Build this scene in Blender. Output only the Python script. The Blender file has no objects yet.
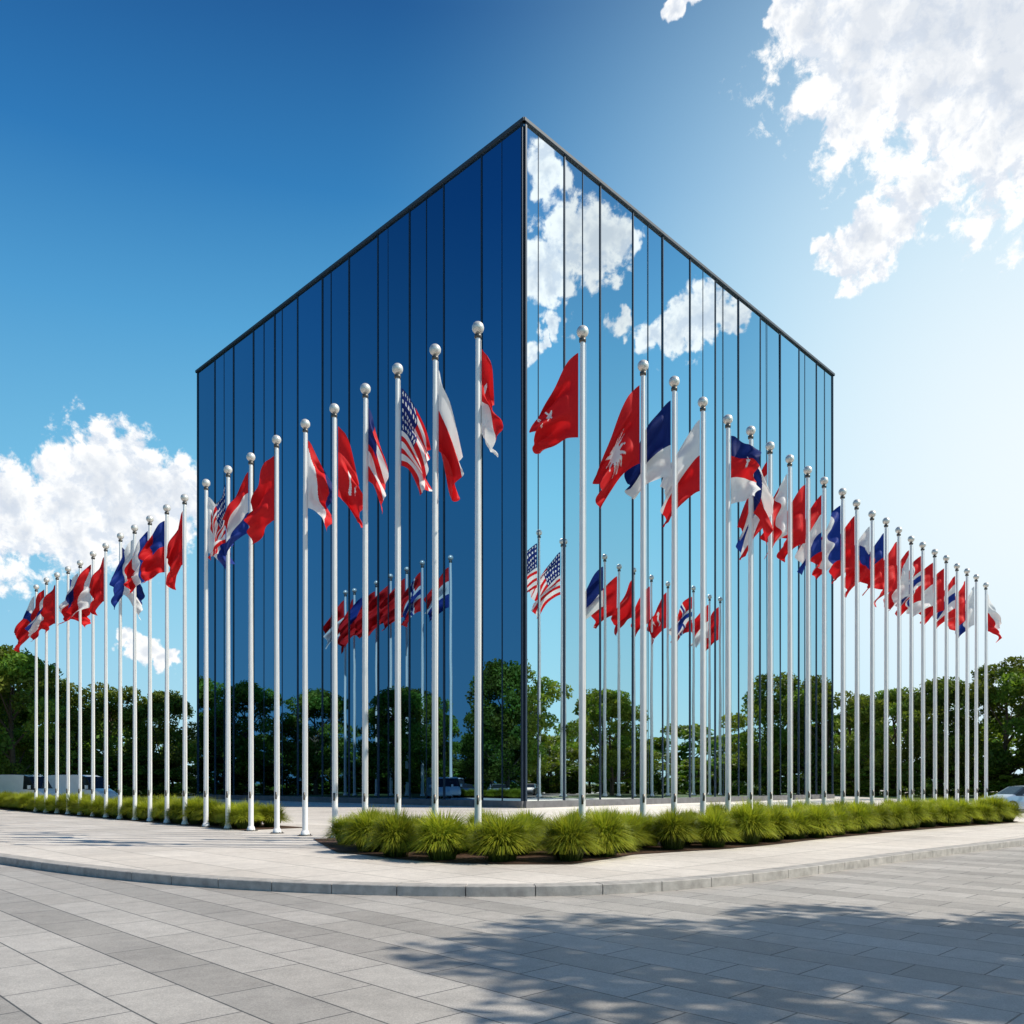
import bpy, math, random
import numpy as np
from mathutils import Vector, Matrix
random.seed(7); rng=np.random.default_rng(7)
S=bpy.context.scene
COL=S.collection
F=833.0; CX=512.0; HY=783.0; EYE=1.6
AZ=math.radians(98); EL=math.radians(46)
SUN=Vector((math.sin(AZ)*math.cos(EL),math.cos(AZ)*math.cos(EL),math.sin(EL)))

# ---------------------------------------------------------------- helpers
def link(o,parent=None):
    COL.objects.link(o)
    if parent: o.parent=parent
    return o
def empty(name,loc=(0,0,0)):
    e=bpy.data.objects.new(name,None); e.location=loc; e.empty_display_size=.3
    return link(e)
def mesh(name,v,f,mats=None,mi=None,smooth=False,col=None):
    m=bpy.data.meshes.new(name); m.from_pydata([tuple(p) for p in v],[],[tuple(q) for q in f])
    for k in (mats or []): m.materials.append(k)
    if mi is not None: m.polygons.foreach_set('material_index',np.array(mi,dtype=np.int32))
    if smooth: m.polygons.foreach_set('use_smooth',np.ones(len(m.polygons),dtype=bool))
    if col is not None:
        a=m.color_attributes.new('Col','FLOAT_COLOR','POINT')
        c=np.ones((len(m.vertices),4),dtype=np.float32); c[:,:3]=col; a.data.foreach_set('color',c.ravel())
    m.update(); return m
def obj(name,m,parent=None,loc=(0,0,0)):
    o=bpy.data.objects.new(name,m); o.location=loc; return link(o,parent)
class B:
    """accumulates geometry"""
    def __init__(s): s.v=[];s.f=[];s.mi=[]
    def add(s,v,f,mi=0):
        n=len(s.v); s.v+= [tuple(p) for p in v]; s.f+=[tuple(i+n for i in q) for q in f]; s.mi+=[mi]*len(f)
    def box(s,c,sx,sy,sz,mi=0,ax=(1,0),):
        ux,uy=ax; vx,vy=-uy,ux
        v=[]
        for dz in(-1,1):
            for a,b in((-1,-1),(1,-1),(1,1),(-1,1)):
                v.append((c[0]+ux*a*sx/2+vx*b*sy/2,c[1]+uy*a*sx/2+vy*b*sy/2,c[2]+dz*sz/2))
        s.add(v,[(3,2,1,0),(4,5,6,7),(0,1,5,4),(1,2,6,5),(2,3,7,6),(3,0,4,7)],mi)
    def tube(s,pts,rad,n=8,mi=0,cap=True):
        pts=[Vector(p) for p in pts]; v=[];f=[]
        for i,p in enumerate(pts):
            d=(pts[min(i+1,len(pts)-1)]-pts[max(i-1,0)]).normalized()
            a=d.orthogonal().normalized() if abs(d.z)<.95 else Vector((1,0,0))
            a=(a-d*a.dot(d)).normalized(); b=d.cross(a)
            for k in range(n):
                t=2*math.pi*k/n; v.append(p+(a*math.cos(t)+b*math.sin(t))*rad[i])
        for i in range(len(pts)-1):
            for k in range(n):
                k2=(k+1)%n; f.append((i*n+k,i*n+k2,(i+1)*n+k2,(i+1)*n+k))
        if cap: f.append(tuple(range((len(pts)-1)*n,len(pts)*n))); f.append(tuple(reversed(range(n))))
        s.add(v,f,mi)
    def sphere(s,c,r,mi=0,nu=18,nv=12,sz=1):
        v=[];f=[]
        for j in range(nv+1):
            ph=math.pi*j/nv
            for i in range(nu):
                t=2*math.pi*i/nu; v.append((c[0]+r*math.sin(ph)*math.cos(t),c[1]+r*math.sin(ph)*math.sin(t),c[2]+r*sz*math.cos(ph)))
        for j in range(nv):
            for i in range(nu):
                i2=(i+1)%nu; f.append((j*nu+i,(j+1)*nu+i,(j+1)*nu+i2,j*nu+i2))
        s.add(v,f,mi)
    def mesh(s,name,mats,smooth=False): return mesh(name,s.v,s.f,mats,s.mi,smooth)

# node helpers
class N:
    def __init__(s,nt): s.nt=nt; s.n=nt.nodes; s.l=nt.links
    def new(s,t,**k):
        x=s.n.new(t)
        for a,b in k.items(): setattr(x,a,b)
        return x
    def put(s,sock,val):
        if isinstance(val,bpy.types.NodeSocket): s.l.new(val,sock)
        else: sock.default_value=val
    def math(s,op,a,b=0.0,c=0.0,clamp=False):
        x=s.new('ShaderNodeMath',operation=op); x.use_clamp=clamp
        s.put(x.inputs[0],a); s.put(x.inputs[1],b); s.put(x.inputs[2],c); return x.outputs[0]
    def vm(s,op,a,b=(0,0,0)):
        x=s.new('ShaderNodeVectorMath',operation=op); s.put(x.inputs[0],a); s.put(x.inputs[1],b)
        return x.outputs['Value'] if op in('DOT_PRODUCT','DISTANCE','LENGTH') else x.outputs[0]
    def mr(s,v,a,b,c,d,smooth=False):
        x=s.new('ShaderNodeMapRange'); x.interpolation_type='SMOOTHSTEP' if smooth else 'LINEAR'
        for i,q in enumerate((v,a,b,c,d)): s.put(x.inputs[i],q)
        return x.outputs[0]
    def mix(s,f,a,b,bt='MIX'):
        x=s.new('ShaderNodeMix',data_type='RGBA',blend_type=bt)
        s.put(x.inputs[0],f); s.put(x.inputs[6],a); s.put(x.inputs[7],b); return x.outputs[2]
    def noise(s,v,scale,detail=4,rough=.55,dist=0):
        x=s.new('ShaderNodeTexNoise'); s.put(x.inputs['Vector'],v); x.inputs['Scale'].default_value=scale
        x.inputs['Detail'].default_value=detail; x.inputs['Roughness'].default_value=rough; x.inputs['Distortion'].default_value=dist
        return x.outputs[0]
def mat(name):
    m=bpy.data.materials.new(name); m.use_nodes=True
    n=N(m.node_tree); p=m.node_tree.nodes['Principled BSDF']; return m,n,p
def simple(name,c,rough=.5,metal=0,var=.12,scale=3,bump=0):
    m,n,p=mat(name); tc=n.new('ShaderNodeTexCoord').outputs['Object']
    ns=n.noise(tc,scale,4); f=n.mr(ns,.3,.7,1-var,1+var)
    sc=n.new('ShaderNodeVectorMath',operation='SCALE')
    sc.inputs[0].default_value=(c[0],c[1],c[2]); n.l.new(f,sc.inputs['Scale']); n.l.new(sc.outputs[0],p.inputs['Base Color'])
    p.inputs['Roughness'].default_value=rough; p.inputs['Metallic'].default_value=metal
    if bump:
        b=n.new('ShaderNodeBump'); b.inputs['Strength'].default_value=bump; b.inputs['Distance'].default_value=.02
        n.l.new(n.noise(tc,scale*12,3),b.inputs['Height']); n.l.new(b.outputs[0],p.inputs['Normal'])
    return m
def C(*a): return (a[0],a[1],a[2],1)

# ---------------------------------------------------------------- materials
def paving(name,c1,c2,bw,bh,rot,mortar,offset=.5,band=0,ms=.008,mcol=None,rough=.6):
    m,n,p=mat(name); tc=n.new('ShaderNodeTexCoord').outputs['Object']
    mp=n.new('ShaderNodeMapping'); mp.inputs['Rotation'].default_value=(0,0,rot); n.l.new(tc,mp.inputs[0]); v=mp.outputs[0]
    b=n.new('ShaderNodeTexBrick'); b.offset=offset; n.l.new(v,b.inputs['Vector'])
    b.inputs['Color1'].default_value=C(*c1); b.inputs['Color2'].default_value=C(*c2); b.inputs['Mortar'].default_value=C(*mortar)
    b.inputs['Scale'].default_value=1; b.inputs['Mortar Size'].default_value=ms; b.inputs['Mortar Smooth'].default_value=.15
    b.inputs['Brick Width'].default_value=bw; b.inputs['Row Height'].default_value=bh; b.inputs['Bias'].default_value=0
    col=b.outputs['Color']
    if band:
        sx=n.new('ShaderNodeSeparateXYZ'); n.l.new(v,sx.inputs[0])
        w2=n.math('FRACT',n.math('MULTIPLY',n.math('FLOOR',n.math('DIVIDE',sx.outputs[1],bh)),.3719))
        f=n.mr(n.math('GREATER_THAN',w2,.6),0,1,1+band*.4,1-band)
        sc=n.new('ShaderNodeVectorMath',operation='SCALE'); n.l.new(col,sc.inputs[0]); n.l.new(f,sc.inputs['Scale']); col=sc.outputs[0]
    st=n.mr(n.noise(tc,.35,5,.6,.4),.3,.72,.82,1.12)
    sp=n.mr(n.noise(tc,90,2,.7),.3,.7,.74,1.26)
    sp2=n.mr(n.noise(tc,5,5,.75),.3,.7,.88,1.12)
    f=n.math('MULTIPLY',n.math('MULTIPLY',st,sp),sp2)
    sc=n.new('ShaderNodeVectorMath',operation='SCALE'); n.l.new(col,sc.inputs[0]); n.l.new(f,sc.inputs['Scale'])
    n.l.new(sc.outputs[0],p.inputs['Base Color'])
    p.inputs['Roughness'].default_value=rough
    bp=n.new('ShaderNodeBump'); bp.inputs['Strength'].default_value=.35; bp.inputs['Distance'].default_value=.006
    n.l.new(n.math('SUBTRACT',1.0,b.outputs['Fac']),bp.inputs['Height']); n.l.new(bp.outputs[0],p.inputs['Normal'])
    return m
ROT=math.radians(134.5)
M_low=paving('granite_paving',(.385,.36,.335),(.435,.41,.385),1.2,.6,-ROT,(.10,.10,.10),band=.14,ms=.009)
M_up=paving('concrete_slabs',(.63,.575,.52),(.70,.645,.59),1.8,1.2,-math.radians(134.5),(.25,.23,.21),offset=.0,ms=.012,rough=.7)
M_kerb=simple('granite_kerb',(.40,.38,.36),.7,0,.25,5,.5)
M_soil=simple('mulch',(.09,.045,.025),.95,0,.6,14,1)
M_grass=simple('lawn_grass',(.07,.12,.03),.95,0,.4,1.5,0)
M_asph=simple('asphalt',(.05,.05,.052),.9,0,.25,6,0)
M_pole=simple('white_powdercoat',(.86,.86,.86),.35,0,.03,2)
M_ball=simple('brushed_silver',(.80,.77,.72),.35,.4,.06,6)
M_collar=simple('dark_collar',(.12,.11,.10),.4,.6,.1,6)
M_rope=simple('halyard_rope',(.5,.5,.48),.8)
M_mull=simple('dark_mullion',(.03,.05,.08),.45,.3,.1,2)
M_core=simple('dark_core',(.01,.012,.016),.8)
M_trim=simple('roof_trim',(.05,.07,.10),.6,0,.05,1)
M_plinth=simple('stone_plinth',(.16,.16,.17),.5,0,.2,2)
M_bark=simple('bark',(.10,.075,.05),.9,0,.35,6,0)

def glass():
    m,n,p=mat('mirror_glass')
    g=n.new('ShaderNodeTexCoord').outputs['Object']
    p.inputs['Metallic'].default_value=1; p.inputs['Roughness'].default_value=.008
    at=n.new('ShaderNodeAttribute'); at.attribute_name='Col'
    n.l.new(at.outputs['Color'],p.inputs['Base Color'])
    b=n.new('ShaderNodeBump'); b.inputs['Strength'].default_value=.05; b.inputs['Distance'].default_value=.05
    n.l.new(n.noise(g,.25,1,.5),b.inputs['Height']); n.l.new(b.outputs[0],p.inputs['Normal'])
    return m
M_glass=glass()

def leafmat(name,trans=.35,tint=(1,1,1),rough=.6):
    m,n,p=mat(name)
    at=n.new('ShaderNodeAttribute'); at.attribute_name='Col'
    oi=n.new('ShaderNodeObjectInfo'); k=n.mr(oi.outputs['Random'],0,1,.78,1.22)
    sc=n.new('ShaderNodeVectorMath',operation='SCALE'); n.l.new(at.outputs['Color'],sc.inputs[0]); n.l.new(k,sc.inputs['Scale'])
    n.l.new(sc.outputs[0],p.inputs['Base Color']); p.inputs['Roughness'].default_value=rough
    p.inputs['Specular IOR Level'].default_value=.3
    t=n.new('ShaderNodeBsdfTranslucent')
    n.l.new(n.mix(1.0,sc.outputs[0],(1.3,1.35,.7,1),'MULTIPLY'),t.inputs[0])
    mx=n.new('ShaderNodeMixShader'); mx.inputs[0].default_value=trans
    n.l.new(p.outputs[0],mx.inputs[1]); n.l.new(t.outputs[0],mx.inputs[2])
    n.l.new(mx.outputs[0],m.node_tree.nodes['Material Output'].inputs[0]); return m
M_leaf=leafmat('tree_leaves',.4); M_blade=leafmat('grass_blades',.4,rough=.5)
def clothmat():
    m,n,p=mat('flag_cloth')
    at=n.new('ShaderNodeAttribute'); at.attribute_name='Col'
    p.inputs['Roughness'].default_value=.65; p.inputs['Specular IOR Level'].default_value=.25
    n.l.new(at.outputs['Color'],p.inputs['Base Color'])
    t=n.new('ShaderNodeBsdfTranslucent'); n.l.new(at.outputs['Color'],t.inputs[0])
    mx=n.new('ShaderNodeMixShader'); mx.inputs[0].default_value=.34
    n.l.new(p.outputs[0],mx.inputs[1]); n.l.new(t.outputs[0],mx.inputs[2])
    n.l.new(mx.outputs[0],m.node_tree.nodes['Material Output'].inputs[0]); return m
M_flag=clothmat()

# ---------------------------------------------------------------- ground
def gp(px,py,z=0): # ground point for surveyed image location
    Y=F*(EYE-z)/(py-HY); return Vector(((px-CX)/F*Y,Y,z))
v=[(-3000,-3000,-.158),(3000,-3000,-.158),(3000,3000,-.158),(-3000,3000,-.158)]
obj('ground',mesh('ground',v,[(0,1,2,3)],[M_grass]))
v=[(-110,-60,-.15),(110,-60,-.15),(110,120,-.15),(-110,120,-.15)]
obj('plaza_paving',mesh('plaza_paving',v,[(0,1,2,3)],[M_low]))
kp=[gp(*q) for q in((0,857),(50,864),(100,870),(200,879),(300,884),(400,887),(520,888),(620,886),(720,878),(800,869),(900,855),(1024,840))]
dl=(kp[0]-kp[1]).normalized(); dr=(kp[-1]-kp[-2]).normalized()
kp=[kp[0]+dl*80]+[kp[0]+dl*40,kp[0]+dl*8]+kp+[kp[-1]+dr*8,kp[-1]+dr*40,kp[-1]+dr*90]
def catmull(P,step=.5):
    out=[]
    for i in range(len(P)-1):
        p0=P[max(i-1,0)];p1=P[i];p2=P[i+1];p3=P[min(i+2,len(P)-1)]
        n=max(1,int((p2-p1).length/step))
        for k in range(n):
            t=k/n; a=2*p1;b=(p2-p0);c=2*p0-5*p1+4*p2-p3;d=-p0+3*p1-3*p2+p3
            out.append((a+b*t+c*t*t+d*t*t*t)*.5)
    out.append(P[-1]); return out
kl=catmull(kp,.5)
for _ in range(12):
    kl=[kl[0]]+[(kl[i-1]+kl[i]*2+kl[i+1])/4 for i in range(1,len(kl)-1)]+[kl[-1]]
def resample(P,step):
    out=[P[0].copy()]; acc=0
    for i in range(len(P)-1):
        a=P[i];b=P[i+1];L=(b-a).length; pos=step-acc
        while pos<=L: out.append(a.lerp(b,pos/L)); pos+=step
        acc=(acc+L)%step if L>0 else acc
    return out
kl=resample(kl,.12)
def nrm(P,i):
    d=(P[min(i+1,len(P)-1)]-P[max(i-1,0)]).normalized(); return Vector((-d.y,d.x,0))
inner=[kl[i]+nrm(kl,i)*.15 for i in range(len(kl))]
n0=len(inner)
v=[(p.x,p.y,0) for p in inner]+[(110,260,0),(-110,260,0)]
f=[tuple(range(n0+2))]
v2=[(p.x,p.y,-.3) for p in inner]
f+=[(i+1,i,n0+2+i,n0+2+i+1) for i in range(n0-1)]
obj('sidewalk',mesh('sidewalk',v+v2,f,[M_up]))
kb=B(); seg=9
for s in range(0,n0-seg-1,seg):
    vv=[];ff=[]; K=seg+1
    h=.012+random.uniform(-.002,.002)
    for j in range(K):
        i=s+j; p=kl[i].copy(); d=(kl[min(i+1,n0-1)]-kl[max(i-1,0)]).normalized(); nn=nrm(kl,i)
        if j==0: p=p+d*.008
        if j==K-1: p=p-d*.008
        q=p+nn*.34
        e=.012
        vv+=[(p.x,p.y,-.3),(p.x,p.y,h-e),(p.x+nn.x*e,p.y+nn.y*e,h),(q.x,q.y,h),(q.x,q.y,-.3)]
    for j in range(K-1):
        for k in range(4): ff.append((j*5+k,j*5+5+k,j*5+6+k,j*5+1+k))
    ff.append((0,1,2,3,4)); ff.append(tuple((K-1)*5+k for k in(4,3,2,1,0)))
    kb.add(vv,ff)
obj('granite_kerb',kb.mesh('granite_kerb',[M_kerb]))
def sheet(name,pts,z,m): obj(name,mesh(name,[(x,y,z) for x,y in pts],[tuple(range(len(pts)))],[m]))
sheet('lawn',[(-109,75),(-36,59),(-40,120),(-109,120)],.004,M_grass)
sheet('lawn',[(36,56),(108,76),(108,130),(42,120)],.004,M_grass)
sheet('lawn',[(-60,124),(60,124),(100,250),(-100,250)],.004,M_grass)
sheet('parking_road',[(-100,64),(-34,50),(-36,58),(-100,74)],.008,M_asph)
sheet('parking_road',[(25,44.5),(70,58),(70,66),(25,52)],.008,M_asph)

# ---------------------------------------------------------------- building
CN=Vector((.77,53.3,0)); UL=Vector((-.714,.700,0)).normalized(); UR=Vector((.700,.714,0)).normalized()
W=46.3; HB=43.9
bld=empty('glass_office_building',CN)
corners=[Vector((0,0,0)),UR*W,UR*W+UL*W,UL*W]
gv=[];gf=[];gc=[]
mu=B(); NP=12; pw=W/NP
for fi in range(4):
    a=corners[fi]; b=corners[(fi+1)%4]; d=(b-a).normalized(); nn=Vector((d.y,-d.x,0))
    tint=(.80,.89,.93) if fi in(0,1) else (.24,.43,.62)     # right pair bright; left pair darkened, standing in for a dimmer sky reflection
    for k in range(NP):
        x0=k*pw+.03; x1=(k+1)*pw-.03
        ty=random.gauss(0,.0011)*(x1-x0)/2; tz=random.gauss(0,.0006)*HB/2
        t=random.uniform(.84,1.05)
        base=len(gv)
        for (x,z,o) in((x0,.4,-ty-tz),(x1,.4,ty-tz),(x1,HB-.02,ty+tz),(x0,HB-.02,-ty+tz)):
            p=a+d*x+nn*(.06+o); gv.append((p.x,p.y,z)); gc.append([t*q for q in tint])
        gf.append((base,base+1,base+2,base+3))
    for k in range(NP+1):
        wd=.07 if 0<k<NP else .14
        p=a+d*(k*pw if 0<k<NP else (.07 if k==0 else W-.07))+nn*.09
        mu.box((p.x,p.y,HB/2),wd,.09 if 0<k<NP else .12,HB-.08,0,(d.x,d.y))
    for k in range(NP):
        if (k*7+fi*3)%5<3:
            p=a+d*((k+ (.5 if k%2 else .33))*pw)+nn*.08
            mu.box((p.x,p.y,HB/2),.022,.045,HB-.3,0,(d.x,d.y))
    p=a+d*(W/2)+nn*.10; mu.box((p.x,p.y,HB+.02),W+.34,.28,.20,1,(d.x,d.y))
    p=a+d*(W/2)+nn*.10; mu.box((p.x,p.y,.22),W+.10,.30,.44,2,(d.x,d.y))
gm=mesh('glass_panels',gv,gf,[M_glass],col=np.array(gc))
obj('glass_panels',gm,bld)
obj('mullions_and_trim',mu.mesh('mullions',[M_mull,M_trim,M_plinth]),bld)
cb=B(); c=(UR+UL)*W/2; cb.box((c.x,c.y,HB/2-.06),W-.2,W-.2,HB-.14,0,(UR.x,UR.y)); obj('core_and_roof',cb.mesh('core',[M_core]),bld)

# ---------------------------------------------------------------- flags
RED=(.70,.014,.018);WH=(.83,.83,.84);BL=(.012,.04,.27);NV=(.01,.025,.16)
def star(u,v,cx,cy,r,asp=1.5,n=5,inner=.42,rot=0):
    x=(u-cx)*asp;y=(v-cy);rr=math.hypot(x,y)
    if rr>r: return False
    if rr<r*inner*.8: return True
    t=(math.atan2(x,-y)+rot)%(2*math.pi/n)/(2*math.pi/n); t=abs(t-.5)*2
    return rr<r*(inner+(1-inner)*t**1.6)
def design(k,u,v):
    if k=='plain': return RED
    if k=='redstar':
        return WH if star(u,v,.62,.42,.14) or star(u,v,.78,.28,.05) or star(u,v,.80,.5,.05) else RED
    if k=='redmoon':
        a=math.hypot((u-.45)*1.5,v-.5); b=math.hypot((u-.52)*1.5,v-.5)
        return WH if (a<.2 and b>.16) or star(u,v,.6,.5,.08) else RED
    if k=='rmw':
        if v>.62: return WH
        a=math.hypot((u-.4)*1.5,v-.3); return WH if a<.12 else RED
    if k=='diag': return WH if u<v*.9-.1 else (RED if u<v*.9+.55 else NV)
    if k=='stripes': return (RED,WH,BL,WH,RED)[min(4,int(v*5))]
    if k=='wcan': return NV if (u<.4 and v<.5) else (WH if int(v*5)%2 else RED)
    if k=='sun': return WH if star(u,v,.5,.5,.36,1.4,14,.42) else RED
    if k=='pl': return WH if v<.5 else RED
    if k=='lp': return RED if v<.5 else WH
    if k=='bw': return NV if v<.6 else WH
    if k=='wb': return WH if u<.4 else BL
    if k=='us':
        if u<.42 and v<.54:
            a=(u/.42*6)%1-.5;b=(v/.54*5)%1-.5
            return WH if a*a+b*b<.06 else NV
        return RED if int(v*13)%2==0 else WH
    if k=='fr': return BL if u<.33 else (WH if u<.66 else RED)
    if k=='rwb': return RED if v<.33 else (WH if v<.66 else BL)
    if k=='bwr': return NV if u<.45 and abs(v-.5)<.5-u*.9 else (WH if v<.5 else RED)
    if k=='brw':
        if star(u,v,.5,.36,.13): return WH
        return NV if v<.3 else (RED if v<.62 else WH)
    if k=='bred': return BL if (u<.5 and v<.5) else RED
    if k=='cross':
        a=abs(u-.38)*1.5;b=abs(v-.5)
        return BL if min(a,b)<.07 else (WH if min(a,b)<.15 else RED)
    if k=='wr': return WH if u<.35 else RED
    if k=='rcorner':
        if u+v*.8<.45: return WH
        return BL if u+v*.8<.7 else RED
    return RED
NU,NVV=66,44
uu,vv_=np.meshgrid(np.linspace(0,1,NU+1),np.linspace(0,1,NVV+1),indexing='ij')
qi=[]
for i in range(NU):
    for j in range(NVV):
        a=i*(NVV+1)+j; qi.append((a,a+NVV+1,a+NVV+2,a+1))
dcache={}
def dcol(k):
    if k not in dcache:
        c=np.ones((NU*NVV,4,4),dtype=np.float32); q=0
        for i in range(NU):
            for j in range(NVV):
                c[q,:,:3]=design(k,(i+.5)/NU,(j+.5)/NVV); q+=1
        dcache[k]=c.ravel()
    return dcache[k]
def flagmesh(k,side,Wd,D,g,Hh=1.95,seed=0):
    r=np.random.default_rng(seed)
    u=uu;v=vv_
    ang=r.uniform(-.35,.35); wx=side*math.cos(ang); wy=math.sin(ang)
    px=-wy;py=wx
    ph=r.uniform(0,6.28); k1=r.uniform(1.5,2.5); amp=r.uniform(.18,.27)*(1.2 if Wd<.7 else 1)
    Wd*=r.uniform(.82,1.08); D*=r.uniform(.95,1.2)
    e=u**.5
    fold=amp*e*np.sin(2*np.pi*(k1*v*(1-.25*u)+.55*u)+ph)+.07*e*np.sin(2*np.pi*(3.9*v+1.3*u)+ph*2)
    fold+=.13*np.sin(2*np.pi*u*1.15+ph)*u+.02*u*np.sin(2*np.pi*(7.5*v+2.5*u)+ph*3)
    lat=.10*e*np.cos(2*np.pi*(k1*v+.5*u)+ph*1.3)+.04*u*np.sin(2*np.pi*(v*4.1)+ph)
    w=Wd*(u**.85)*(1-.12*v*u)+lat*.9*np.minimum(1,u*6)
    z=-v*Hh*(1-g*u)-D*(u**1.12)-.08*np.sin(np.pi*v)*u - .07*u*np.sin(7*v+ph)
    X=wx*w+px*fold*np.minimum(1,u*6)+side*.09; Y=wy*w+py*fold*np.minimum(1,u*6)
    P=np.stack([X,Y,z],-1).reshape(-1,3)
    m=bpy.data.meshes.new('flag'); m.from_pydata(P.tolist(),[],qi); m.materials.append(M_flag)
    m.polygons.foreach_set('use_smooth',np.ones(len(qi),dtype=bool))
    a=m.color_attributes.new('Col','FLOAT_COLOR','CORNER'); a.data.foreach_set('color',dcol(k)); m.update(); return m
H=12.5
pb=B()
pb.tube([(0,0,0),(0,0,.02)],[.22,.22],24,2); pb.tube([(0,0,.02),(0,0,.05),(0,0,.16)],[.14,.135,.10],20,0)
for a in range(4):
    pb.tube([(.18*math.cos(a*1.57+.78),.18*math.sin(a*1.57+.78),.018),(.18*math.cos(a*1.57+.78),.18*math.sin(a*1.57+.78),.05)],[.018,.018],6,2)
pb.tube([(0,0,.02),(0,0,4),(0,0,8),(0,0,H-.22)],[.085,.080,.071,.056],20,0,False)
pb.tube([(0,0,H-.26),(0,0,H-.24),(0,0,H-.17),(0,0,H-.15)],[.064,.085,.085,.05],18,2)
pb.tube([(0,0,H-.17),(0,0,H-.12),(0,0,H-.10)],[.04,.045,.08],16,1)
pb.sphere((0,0,H),.145,1,24,16)
pb.tube([(.075,-.075,1.2),(.085,-.06,6),(.075,-.03,H-.3)],[.007]*3,5,3)
pb.box((.0,-.105,1.2),.05,.04,.22,2)
PM=pb.mesh('flagpole_shaft',[M_pole,M_ball,M_collar,M_rope],True)
PM.polygons.foreach_set('use_smooth',np.array([len(p.vertices)==4 for p in PM.polygons]))
left=[(478,328,'rmw',1,.3,1.2,.35),(435,350,'pl',1,.48,1.8,.45),(398,369,'us',1,.75,1.6,.35),(365,389,'wcan',1,.42,1.5,.3),
(335,409,'redmoon',1,.7,1.5,.35),(305,424,'diag',1,.7,1.3,.3),(277,440,'plain',-1,.8,1.4,.35),(251,457,'rwb',-1,.8,1.6,.4),(228,470,'us',-1,.6,1.4,.35),
(206,483,'wb',1,.8,1.6,.4),(185,498,'plain',-1,.7,1.5,.4),(167,508,'bred',-1,.8,1.2,.3),(150,519,'fr',-1,.9,1.4,.4),(135,528,'wb',-1,.8,1.3,.3),
(120,536,'bw',1,.8,1.5,.3),(106,546,'plain',-1,.8,1.5,.4),(93,554,'diag',-1,1.0,1.4,.4),(80,563,'pl',-1,.9,1.3,.4),(68,569,'bred',1,.9,1.3,.4),
(57,575,'plain',-1,.9,1.4,.4),(46,580,'stripes',-1,.9,1.4,.4),(36,587,'rcorner',-1,1.0,1.6,.4)]
right=[(582,332,'redstar',-1,1.0,1.5,.62),(643,366,'sun',-1,1.2,1.85,.5),(674,382,'bw',-1,1.1,1.45,.5),(703,402,'pl',-1,1.15,1.6,.4),
(728,419,'brw',1,.85,.5,.3),(750,431,'bwr',1,.55,1.5,.35),(770,446,'stripes',-1,.95,1.9,.45),(790,459,'wr',-1,.7,1.2,.3),(808,470,'plain',-1,.85,1.3,.35),
(824,481,'rwb',-1,.85,1.3,.35),(843,492,'fr',-1,1.0,1.5,.4),(857,503,'plain',-1,.8,1.4,.4),(872,514,'rcorner',-1,1.0,1.4,.4),(886,521,'bred',-1,.9,1.3,.4),
(899,530,'plain',-1,1.0,1.5,.4),(911,539,'diag',-1,1.0,1.4,.4),(923,545,'cross',-1,1.0,1.5,.4),(935,552,'lp',-1,1.0,1.5,.4),(946,558,'redmoon',-1,1.0,1.4,.4),
(957,566,'stripes',-1,1.0,1.4,.4),(967,571,'plain',-1,1.0,1.3,.4),(976,577,'wb',-1,1.0,1.4,.4),(986,585,'pl',1,.8,1.4,.4)]
polepos=[]
for i,(px,py,k,side,Wd,D,g) in enumerate(left+right):
    Y=F*(H-EYE)/(HY-py); X=(px-CX)/F*Y; polepos.append((X,Y))
    e=empty('flagpole',(X,Y,0))
    o=obj('pole',PM,e); o.rotation_euler=(random.gauss(0,.0012),random.gauss(0,.0012),0)
    Hh=2.05
    obj('flag',flagmesh(k,side,Wd*1.1,D,g,Hh,100+i),e,(0,0,H-.5))
# oversized flagpoles added out of view to put flag reflections in the facades
def facade_point(px,s,U,n):
    a=(px-CX)/F; t=(a*CN.y-CN.x)/(U.x-a*U.y); h=CN+U*t
    d=Vector((px-CX,F,0)); r=(d-2*d.dot(n)*n).normalized(); q=h+r*s; return q.x,q.y
nRr=Vector((.714,-.70,0)).normalized(); nLl=Vector((-.70,-.714,0)).normalized()
tall=[(540,37,nRr,UR,29,'us',-1),(563,37,nRr,UR,28.5,'us',-1),(604,37,nRr,UR,27.6,'bw',-1),(618,38,nRr,UR,27,'plain',-1),(634,38,nRr,UR,27,'plain',-1),(652,38,nRr,UR,26.5,'plain',-1),(668,38,nRr,UR,26,'redmoon',-1),(692,38,nRr,UR,26,'cross',-1),(708,39,nRr,UR,25.5,'lp',-1),(719,39,nRr,UR,25.5,'plain',-1),
(452,38,nLl,UL,27.5,'rwb',1),(424,38,nLl,UL,27.5,'cross',1),(408,38,nLl,UL,27,'plain',1),(392,38,nLl,UL,26.5,'plain',1),(378,38,nLl,UL,26,'redmoon',1),(366,38,nLl,UL,25.5,'bred',1),(356,38,nLl,UL,25.5,'plain',1),(346,38,nLl,UL,25.5,'lp',1)]
for i,(px,s,n_,U_,h_,k,side) in enumerate(tall):
    X,Y=facade_point(px,s,U_,n_); e=empty('flagpole',(X,Y,0)); sc=h_/H
    o=obj('pole',PM,e); o.scale=(sc,sc,sc)
    o=obj('flag',flagmesh(k,1,1.3,1.5,.35,2.0,300+i),e,(0,0,h_-.5*sc)); o.scale=(sc*1.05,)*3
    o.rotation_euler=(0,0,math.radians(random.choice((60,75,95,110,80))*(1 if side>0 else -1)))

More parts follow.
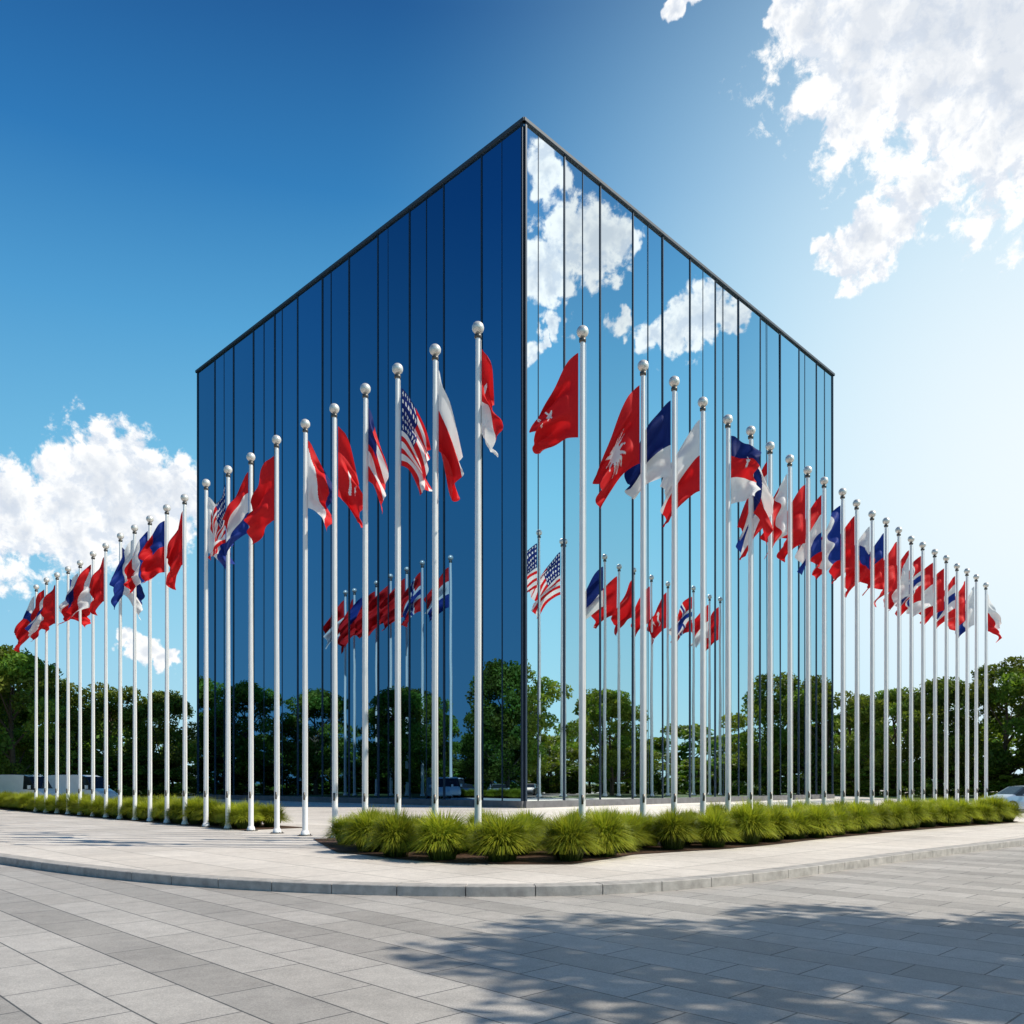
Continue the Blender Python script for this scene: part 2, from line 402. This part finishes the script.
# ---------------------------------------------------------------- ornamental grass
def clump(seed,n=1800,R=.80,Hc=.98):
    r=np.random.default_rng(seed)
    ph=r.uniform(0,2*np.pi,n); th=np.arccos(r.uniform(-.03,1,n)); th=th*r.uniform(.9,1.1,n)
    L=r.uniform(.84,1.08,n)*(1+.05*np.sin(ph*3+seed)+.04*np.sin(ph*7))
    tx=np.sin(th)*np.cos(ph)*R*L; ty=np.sin(th)*np.sin(ph)*R*L; tz=np.maximum(np.cos(th)*Hc*L,.03)
    bx=tx*.2+r.normal(0,.05,n); by=ty*.2+r.normal(0,.05,n)
    w=r.uniform(.007,.012,n)
    V=[];Cc=[]
    sx=-np.sin(ph+r.normal(0,.5,n)); sy=np.cos(ph+r.normal(0,.5,n))
    hue=r.uniform(0,1,n)
    for t,wf in((0,1),(.35,1),(.7,.8),(1,.1)):
        k=t**1.5; x=bx+(tx-bx)*k; y=by+(ty-by)*k
        z=tz*t+.42*np.sin(np.pi*t*.85)*np.sin(th)*Hc*.8
        for s in(-1,1):
            V.append(np.stack([x+s*sx*w*wf,y+s*sy*w*wf,z],-1))
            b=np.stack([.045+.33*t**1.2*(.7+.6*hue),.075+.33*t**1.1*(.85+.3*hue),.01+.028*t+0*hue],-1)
            Cc.append(b)
    V=np.stack(V,1).reshape(-1,3); Cc=np.stack(Cc,1).reshape(-1,3)
    f=[]
    for i in range(n):
        o=i*8
        for s in range(3): f.append((o+2*s,o+2*s+1,o+2*s+3,o+2*s+2))
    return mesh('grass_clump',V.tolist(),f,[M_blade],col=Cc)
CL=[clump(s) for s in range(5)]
bed1=empty('ornamental_grass_bed'); bed2=empty('ornamental_grass_bed')
placed=[]
def put(parent,x,y,s):
    placed.append((x,y))
    o=obj('grass_clump',random.choice(CL),parent,(x,y,.02)); o.rotation_euler=(random.gauss(0,.05),random.gauss(0,.05),random.uniform(0,6.28))
    o.scale=(s*random.uniform(.92,1.1),s*random.uniform(.92,1.1),s*random.uniform(.88,1.08))
front=[gp(*q) for q in((366,853),(405,858),(450,861),(500,862),(558,863),(600,858),(640,852),(700,849),(762,844),(815,838),(880,832),(940,827),(1008,822))]
fl=resample(catmull(front,.1),1.36)
for i,p in enumerate(fl): put(bed1,p.x+random.gauss(0,.06),p.y+random.gauss(0,.1)+.2,random.uniform(.9,1.08))
for rrow in range(1,4):
    for i,p in enumerate(fl):
        q=p+Vector((-.35,.95,0)).normalized()*(rrow*1.3)+Vector(((rrow%2)*.66,0,0))
        if min(math.hypot(q.x-a,q.y+.25-b) for a,b in polepos)<.33: continue
        put(bed1,q.x+random.gauss(0,.12),q.y+.25+random.gauss(0,.12),random.uniform(.75,1.0))
for (a,b) in polepos[:3]+polepos[22:34]:
    if min(math.hypot(a-x,b-.65-y) for x,y in placed)>.42: put(bed1,a+random.gauss(0,.08),b-.65,.8)
sp=[p+Vector((0,-.5,0)) for p in fl]
back=[p+Vector((-.35,.95,0)).normalized()*5.2 for p in fl]
poly=[fl[0]+Vector((-.7,.1,0))]+sp+[fl[-1]+Vector((.7,.3,0)),back[-1]+Vector((.7,0,0))]+back[::-1]+[back[0]+Vector((-.5,-.3,0))]
obj('mulch_bed',mesh('mulch_bed',[(p.x,p.y,.018) for p in poly],[tuple(range(len(poly)))],[M_soil]))
LB0=Vector((-9.2,28.9,0)); LD=Vector((-.70,.714,0)); LNn=Vector((.714,.70,0))
for rrow in range(2):
    for k in range(0,40):
        q=LB0+LD*(k*1.05+.5*(rrow%2))+LNn*(.15+rrow*1.0)
        put(bed2,q.x+random.gauss(0,.1),q.y+random.gauss(0,.1),random.uniform(.85,1.05))
a=LB0-LD*.7-LNn*.5; b=LB0+LD*42.6-LNn*.5
obj('mulch_bed',mesh('mulch_bed',[(p.x,p.y,.018) for p in(a,a+LNn*2.4,b+LNn*2.4,b)],[(3,2,1,0)],[M_soil]))

# ---------------------------------------------------------------- trees
def treemesh(seed,Ht=13,leaf=.19,nb=60,per=230,cr=4.6,crown0=.24):
    r=np.random.default_rng(seed); rnd=random.Random(seed)
    b=B()
    tr=[(0,0,-.1),(.05,0,Ht*.15),(.1*rnd.uniform(-1,1),.1,Ht*.32),(.3*rnd.uniform(-1,1),.2,Ht*.55),(0.2,0.1,Ht*.78)]
    b.tube(tr,[Ht*.026,Ht*.019,Ht*.016,Ht*.010,Ht*.004],10)
    V=[];Cc=[];cs=[]
    for i in range(nb):
        h=rnd.uniform(0,1)**.9
        z=Ht*(crown0+(.96-crown0)*h)
        prof=math.sin(math.pi*min(1,(h*.8+.18)))**.55
        rad=cr*prof*math.sqrt(rnd.uniform(.12,1)); t=rnd.uniform(0,6.28)
        rad*=1+.2*math.sin(t*2+seed)
        cs.append((rad*math.cos(t),rad*math.sin(t),z,rnd.uniform(.7,1.45)*Ht/13))
    for i,(x,y,z,R) in enumerate(cs):
        if i%3==0:
            z0=max(Ht*.2*min(1,crown0*4),z-math.hypot(x,y)*.9-.6)
            b.tube([(0.05,0.03,z0),(x*.5,y*.5,z0+(z-z0)*.55),(x*.9,y*.9,z)],[Ht*.008,Ht*.005,Ht*.002],6)
        n=int(per*R*R); d=r.normal(size=(n,3)); d/=np.linalg.norm(d,axis=1)[:,None]
        rr=R*r.uniform(.35,1.12,n)**.6
        c=np.array([x,y,z])+d*rr[:,None]*np.array([1.1,1.1,.75])
        c[:,2]=np.maximum(c[:,2],.1)
        a=r.normal(size=(n,3))+d*.5; a/=np.linalg.norm(a,axis=1)[:,None]
        q=np.cross(a,r.normal(size=(n,3))); q/=np.linalg.norm(q,axis=1)[:,None]; w=np.cross(a,q)
        s=(leaf*r.uniform(.6,1.3,n))[:,None]
        V.append(np.stack([c-q*s,c-w*s*.55,c+q*s,c+w*s*.55],1).reshape(-1,3))
        tone=rnd.uniform(.65,1.35); k=tone*r.uniform(.7,1.3,n)
        col=np.stack([.135*k*rnd.uniform(.8,1.3),.21*k,.028*k],-1)
        Cc.append(np.repeat(col,4,0))
    V=np.concatenate(V);Cc=np.concatenate(Cc); nt=len(b.v)
    nq=len(V)//4
    fs=list(b.f)+[(nt+4*i,nt+4*i+1,nt+4*i+2,nt+4*i+3) for i in range(nq)]
    allc=np.concatenate([np.full((nt,3),.08),Cc])
    return mesh('tree_mesh',b.v+V.tolist(),fs,[M_bark,M_leaf],[0]*len(b.f)+[1]*nq,col=allc)
TM=[treemesh(1,crown0=.17),treemesh(2,cr=5.2,crown0=.18),treemesh(3,cr=4.6,nb=58,crown0=.15),treemesh(4,cr=5.6,nb=66,crown0=.16),
    treemesh(5,cr=5.6,nb=50,per=60,leaf=.40,crown0=.04),          # 4: bushy mass for the distance
    treemesh(6,cr=5.0,nb=40,per=300,leaf=.15,crown0=.3)]          # 5: open crowned
def tree(x,y,h,k=None,name='broadleaf_tree',z=0,wide=1):
    m=TM[k if k is not None else random.randrange(4)]
    o=obj(name,m,None,(x,y,z)); s=h/13; o.scale=(s*wide*random.uniform(.92,1.12),s*wide*random.uniform(.92,1.12),s); o.rotation_euler=(0,0,random.uniform(0,6.28)); return o
for x,y,h in((-42,54,15.5),(-39.5,66,12.2),(-50,64,13),(-58,79,14),(-57,88,15),(-63,98,16.5),(-56,101,14.5),(-51,106,14),(-46,110,13.5),(-62,68,14),(-70,56,13),(-76,44,14),(-64,36,12)):
    tree(x,y,h)
for x,y,h in((43,53,15.5),(52,66,13),(61,90,16.5),(56,95,15.5),(66,98,16),(52,101,14),(49,107,13.5),(45,111,13.5),(60,66,14),(68,54,13),(64,40,13),(74,34,14)):
    tree(x,y,h)
far=empty('distant_tree_line')
for i in range(64):
    t=2*math.pi*i/64+random.uniform(-.02,.02); R=random.uniform(125,140)
    o=tree(R*math.sin(t),40+R*math.cos(t),random.uniform(10,14),4,'tree_mass',-.15,1.6); o.parent=far
und=empty('shrub_thicket')
for i in range(15):
    for sx in(-1,1):
        f_=i/14; x=sx*(80-46*f_)+random.uniform(-1,1); y=62+60*f_+random.uniform(-1.5,1.5)
        o=tree(x,y,random.uniform(4,5.5),4,'shrub',0,2.2); o.parent=und
        if i<7:
            o=tree(sx*(80-1*i),60-i*9,random.uniform(4,6),4,'shrub',-.1,2.4); o.parent=und
# trees beside the forecourt (throw the dappled shade on the paving)
tree(14.7,6.4,14.2,5,z=-.15,wide=.86); tree(21.5,9.6,11.5,5,z=-.15,wide=.9); tree(19.0,6.4,9.5,5,z=-.15,wide=.9)

# ---------------------------------------------------------------- cars
def carmesh(col,van=False):
    m,n,p=mat('car_paint'); p.inputs['Metallic'].default_value=0 if van else .4; p.inputs['Roughness'].default_value=.28; p.inputs['Coat Weight'].default_value=.8
    tc=n.new('ShaderNodeTexCoord').outputs['Object']; n.l.new(n.mix(n.noise(tc,3),C(*[c*.9 for c in col]),C(*[c*1.1 for c in col])),p.inputs['Base Color'])
    g=simple('car_glass',(.02,.025,.03),.05); ty=simple('tyre',(.02,.02,.02),.85); rim=simple('rim',(.5,.5,.52),.3,.9); la=simple('headlamp',(.8,.82,.85),.1); tl=simple('tail_lamp',(.5,.02,.02),.2)
    st=[(-2.25,.42,.62,.62,.70,.66),(-2.15,.25,.86,.87,.83,.72),(-1.75,.2,.93,.95,.88,.72),(-1.45,.2,.95,1.05,.9,.70),(-.85,.2,.95,1.40,.91,.62),(-.2,.2,.94,1.46,.91,.62),(.45,.2,.92,1.40,.91,.62),(1.15,.2,.90,.98,.9,.70),(1.6,.2,.84,.86,.88,.74),(2.1,.22,.72,.73,.82,.7),(2.27,.38,.58,.59,.68,.6)]
    if van:
        st=[(-2.5,.42,.9,1.9,.86,.74),(-2.45,.28,1.1,2.1,.92,.8),(-1.9,.25,1.15,2.18,.96,.82),(-1.0,.25,1.15,2.2,.97,.82),(0,.25,1.15,2.2,.97,.82),(.8,.25,1.15,2.16,.97,.80),(1.2,.25,1.14,2.05,.97,.78),(1.85,.25,1.08,1.2,.95,.8),(2.2,.25,1.0,1.02,.93,.8),(2.5,.3,.8,.82,.88,.74),(2.58,.4,.62,.64,.8,.7)]
    v=[];f=[];mi=[]
    for (x,zb,zl,zr,w,wr) in st:
        L=[(w*.92,zb),(w,zb+.14),(w*1.0,(zb+zl)/2+.05),(w*.95,zl),(wr+.03 if zr-zl>.08 else w*.85,zr-.02),(wr*.8,zr)]
        v+=[(x,a,z) for a,z in L]+[(x,-a,z) for a,z in L[::-1]]
    for i in range(len(st)-1):
        cab=(st[i][3]-st[i][2]>.08 or st[i+1][3]-st[i+1][2]>.08)
        for k in range(12):
            k2=(k+1)%12; f.append((i*12+k,i*12+k2,i*12+12+k2,i*12+12+k))
            gl=0
            if van:
                if i in(5,) and k in(3,7): gl=1
                if i==6 and k in(3,4,5,6,7): gl=1
            else:
                if cab and k in(3,7): gl=1
                if i in(3,6) and k in(4,5,6): gl=1
            mi.append(gl)
    f.append(tuple(range(12))); mi.append(0); f.append(tuple(reversed(range(120,132)))); mi.append(0)
    b=B(); b.add(v,f); b.mi=mi
    for x in(-1.4,1.4):
        for s in(-1,1):
            b.tube([(x,s*.70,.33),(x,s*.72,.33),(x,s*.93,.33),(x,s*.95,.33)],[.28,.33,.33,.29],24,2)
            b.tube([(x,s*.945,.33),(x,s*.96,.33)],[.2,.19],16,3)
    for s in(-1,1):
        if van: b.box((2.5,s*.66,.78),.14,.24,.16,4); b.box((-2.5,s*.8,1.1),.08,.1,.35,5); b.box((1.45,s*1.08,1.3),.12,.2,.26,0)
        else:
            b.box((2.14,s*.6,.6),.18,.3,.12,4); b.box((-2.16,s*.6,.74),.14,.3,.14,5); b.box((.75,s*1.0,.95),.14,.18,.12,0)
            b.box((-.2,s*.80,1.18),.06,.05,.42,0)
    return b.mesh('car_body',[m,g,ty,rim,la,tl])
cms=[carmesh(c) for c in((.32,.42,.55),(.7,.7,.72),(.05,.06,.08),(.3,.3,.32),(.35,.03,.03))]; VM=carmesh((.8,.8,.8),True)
def car(x,y,rot,k,name='parked_car'):
    o=obj(name,VM if k<0 else cms[k],None,(x,y,.008)); o.rotation_euler=(0,0,math.radians(rot)); o.modifiers.new('b','BEVEL').width=.03
    o.modifiers[0].segments=2
car(27.9,45.4,188,0); car(36,51,195,1); car(44,53,195,2); car(52,56,195,3)
car(-35.2,60.0,-12,-1,'parked_van'); car(-31.5,60.8,-14,-1,'parked_van'); car(-38,55.0,-12,1); car(-44,58.5,-12,2); car(-51,60,-12,-1,'parked_van'); car(-58,62,-12,4); car(-66,63,-12,0)

# ---------------------------------------------------------------- light & sky
sl=bpy.data.lights.new('sun','SUN'); sl.energy=5.0; sl.angle=math.radians(.53); sl.color=(1,.92,.78)
so=bpy.data.objects.new('sun',sl); so.rotation_euler=SUN.to_track_quat('Z','Y').to_euler(); link(so)
w=bpy.data.worlds.new('World'); S.world=w; w.use_nodes=True; nt=w.node_tree; n=N(nt)
bg=nt.nodes['Background']; bg.inputs['Strength'].default_value=.1
sky=n.new('ShaderNodeTexSky'); sky.sky_type='NISHITA'; sky.sun_disc=False; sky.sun_elevation=EL; sky.sun_rotation=AZ
sky.air_density=1.1; sky.dust_density=.4; sky.ozone_density=3.0
D=n.vm('NORMALIZE',n.new('ShaderNodeTexCoord').outputs['Generated'])
AZ2=math.radians(78)
az=n.vm('DOT_PRODUCT',D,(math.sin(AZ2),math.cos(AZ2),0))
sep=n.new('ShaderNodeSeparateXYZ'); n.l.new(D,sep.inputs[0])
def s2l(c): return tuple((((x/255)+.055)/1.055)**2.4*10 for x in c)+(1,)
rp=n.new('ShaderNodeValToRGB'); cr=rp.color_ramp
stops=[(0,(185,224,240)),(.16,(158,215,240)),(.32,(124,198,234)),(.46,(84,164,216)),(.57,(44,124,188)),(.68,(20,86,150)),(1,(10,54,112))]
cr.elements[0].position=0; cr.elements[0].color=s2l(stops[0][1]); cr.elements[1].position=1; cr.elements[1].color=s2l(stops[-1][1])
for p_,c_ in stops[1:-1]:
    e=cr.elements.new(p_); e.color=s2l(c_)
n.l.new(sep.outputs[2],rp.inputs[0])
skc=n.mix(.88,sky.outputs[0],rp.outputs[0])
ra=n.new('ShaderNodeValToRGB'); cr=ra.color_ramp
cr.elements[0].position=0; cr.elements[0].color=(.22,.36,.46,1); cr.elements[1].position=1; cr.elements[1].color=(1.0,1.05,1.0,1)
for p_,c_ in((.1,(.28,.44,.55)),(.33,(.86,.94,.99)),(.6,(1.25,1.2,1.1)),(.82,(1.3,1.25,1.12))):
    e=cr.elements.new(p_); e.color=c_+(1,)
n.l.new(n.mr(az,-1,1,0,1),ra.inputs[0])
skc=n.mix(1.0,skc,ra.outputs[0],'MULTIPLY')
def dirpx(px,py): return Vector((px-CX,F,HY-py)).normalized()
gl=dirpx(1110,470)
g0=n.mr(n.vm('DOT_PRODUCT',D,tuple(gl)),math.cos(math.radians(46)),1.0,0,1)
skc=n.mix(n.math('MULTIPLY',n.math('POWER',g0,1.8),.8),skc,(3.4,7.2,9.6,1))
skc=n.mix(n.math('MULTIPLY',n.math('POWER',g0,3.6),.97),skc,(9.0,9.8,10.2,1))
# clouds
nR=nRr
def refl(px,py):
    d=dirpx(px,py); return d-2*d.dot(nR)*nR
blobs=[(dirpx(*q[:2]),q[2]/F) for q in((100,472,40),(130,474,34),(75,502,40),(115,510,44),(155,503,42),(180,490,28),(5,498,34),(22,528,24),(-30,514,50),(150,532,32),(75,532,30),(150,650,15),(170,660,12),(128,642,10),
 (775,5,18),(820,5,38),(870,20,60),(930,25,80),(1000,20,90),(1070,40,100),(835,60,24),(870,85,32),(925,90,38),(990,90,40),(840,125,12),(832,250,15),(852,246,20),(875,234,24),(900,215,24),(925,190,20),(943,165,12),(678,12,8),(684,-4,10),(1000,-90,120))]
blobs+=[(refl(*q[:2]),q[2]/F) for q in((548,175,18),(575,235,26),(605,240,26),(548,275,22),(628,236,16),(556,322,12),(620,322,12),(660,336,16),(680,330,20),(705,312,20),(730,314,16),(540,345,10))]
wob=n.new('ShaderNodeTexNoise'); n.l.new(D,wob.inputs['Vector']); wob.inputs['Scale'].default_value=26; wob.inputs['Detail'].default_value=3; wob.inputs['Roughness'].default_value=.6
wv=n.new('ShaderNodeVectorMath',operation='SCALE'); n.l.new(n.vm('SUBTRACT',wob.outputs['Color'],(.5,.5,.5)),wv.inputs[0]); wv.inputs['Scale'].default_value=.07
D2=n.vm('ADD',D,wv.outputs[0])
mx=None
for c,r in blobs:
    t=n.math('MULTIPLY_ADD',n.vm('DISTANCE',D2,tuple(c)),-1/(r*1.2),1.0)
    mx=t if mx is None else n.math('SMOOTH_MAX',mx,t,.1)
n1=n.noise(D,34,7,.66,.2); n2=n.noise(n.vm('ADD',D,tuple((Vector((.55,0,.8))).normalized()*.012)),34,5,.62,.2)
nb_=n.noise(D,11,2,.5)
dens=n.math('ADD',n.math('MULTIPLY',n.math('MAXIMUM',mx,-1.0),1.7),n.math('MULTIPLY',n.math('SUBTRACT',n1,.5),3.0))
dens=n.math('ADD',dens,n.math('MULTIPLY',n.math('SUBTRACT',nb_,.5),.8))
fac=n.mr(dens,-.02,.5,0,1,True)
lit=n.mr(n.math('SUBTRACT',n1,n2),-.14,.07,0,1,True)
thick=n.mr(dens,.7,1.7,0,1,True)
sh=n.mix(lit,(7.6,8.2,9.1,1),(10.9,10.9,10.8,1))
cc=n.mix(n.math('MULTIPLY',thick,.6),sh,(5.8,6.5,7.6,1))
out=n.mix(n.math('MULTIPLY',fac,.98),skc,cc)
n.l.new(out,bg.inputs['Color'])

# ---------------------------------------------------------------- camera
cam=bpy.data.cameras.new('camera'); cam.lens=F/1024*36; cam.sensor_width=36; cam.shift_y=(HY-512)/1024; cam.clip_end=6000; cam.clip_start=.1
co=bpy.data.objects.new('camera',cam); co.location=(0,0,EYE); co.rotation_euler=(math.radians(90),0,0); link(co); S.camera=co
S.view_settings.view_transform='Standard'; S.view_settings.look='None'; S.view_settings.exposure=0
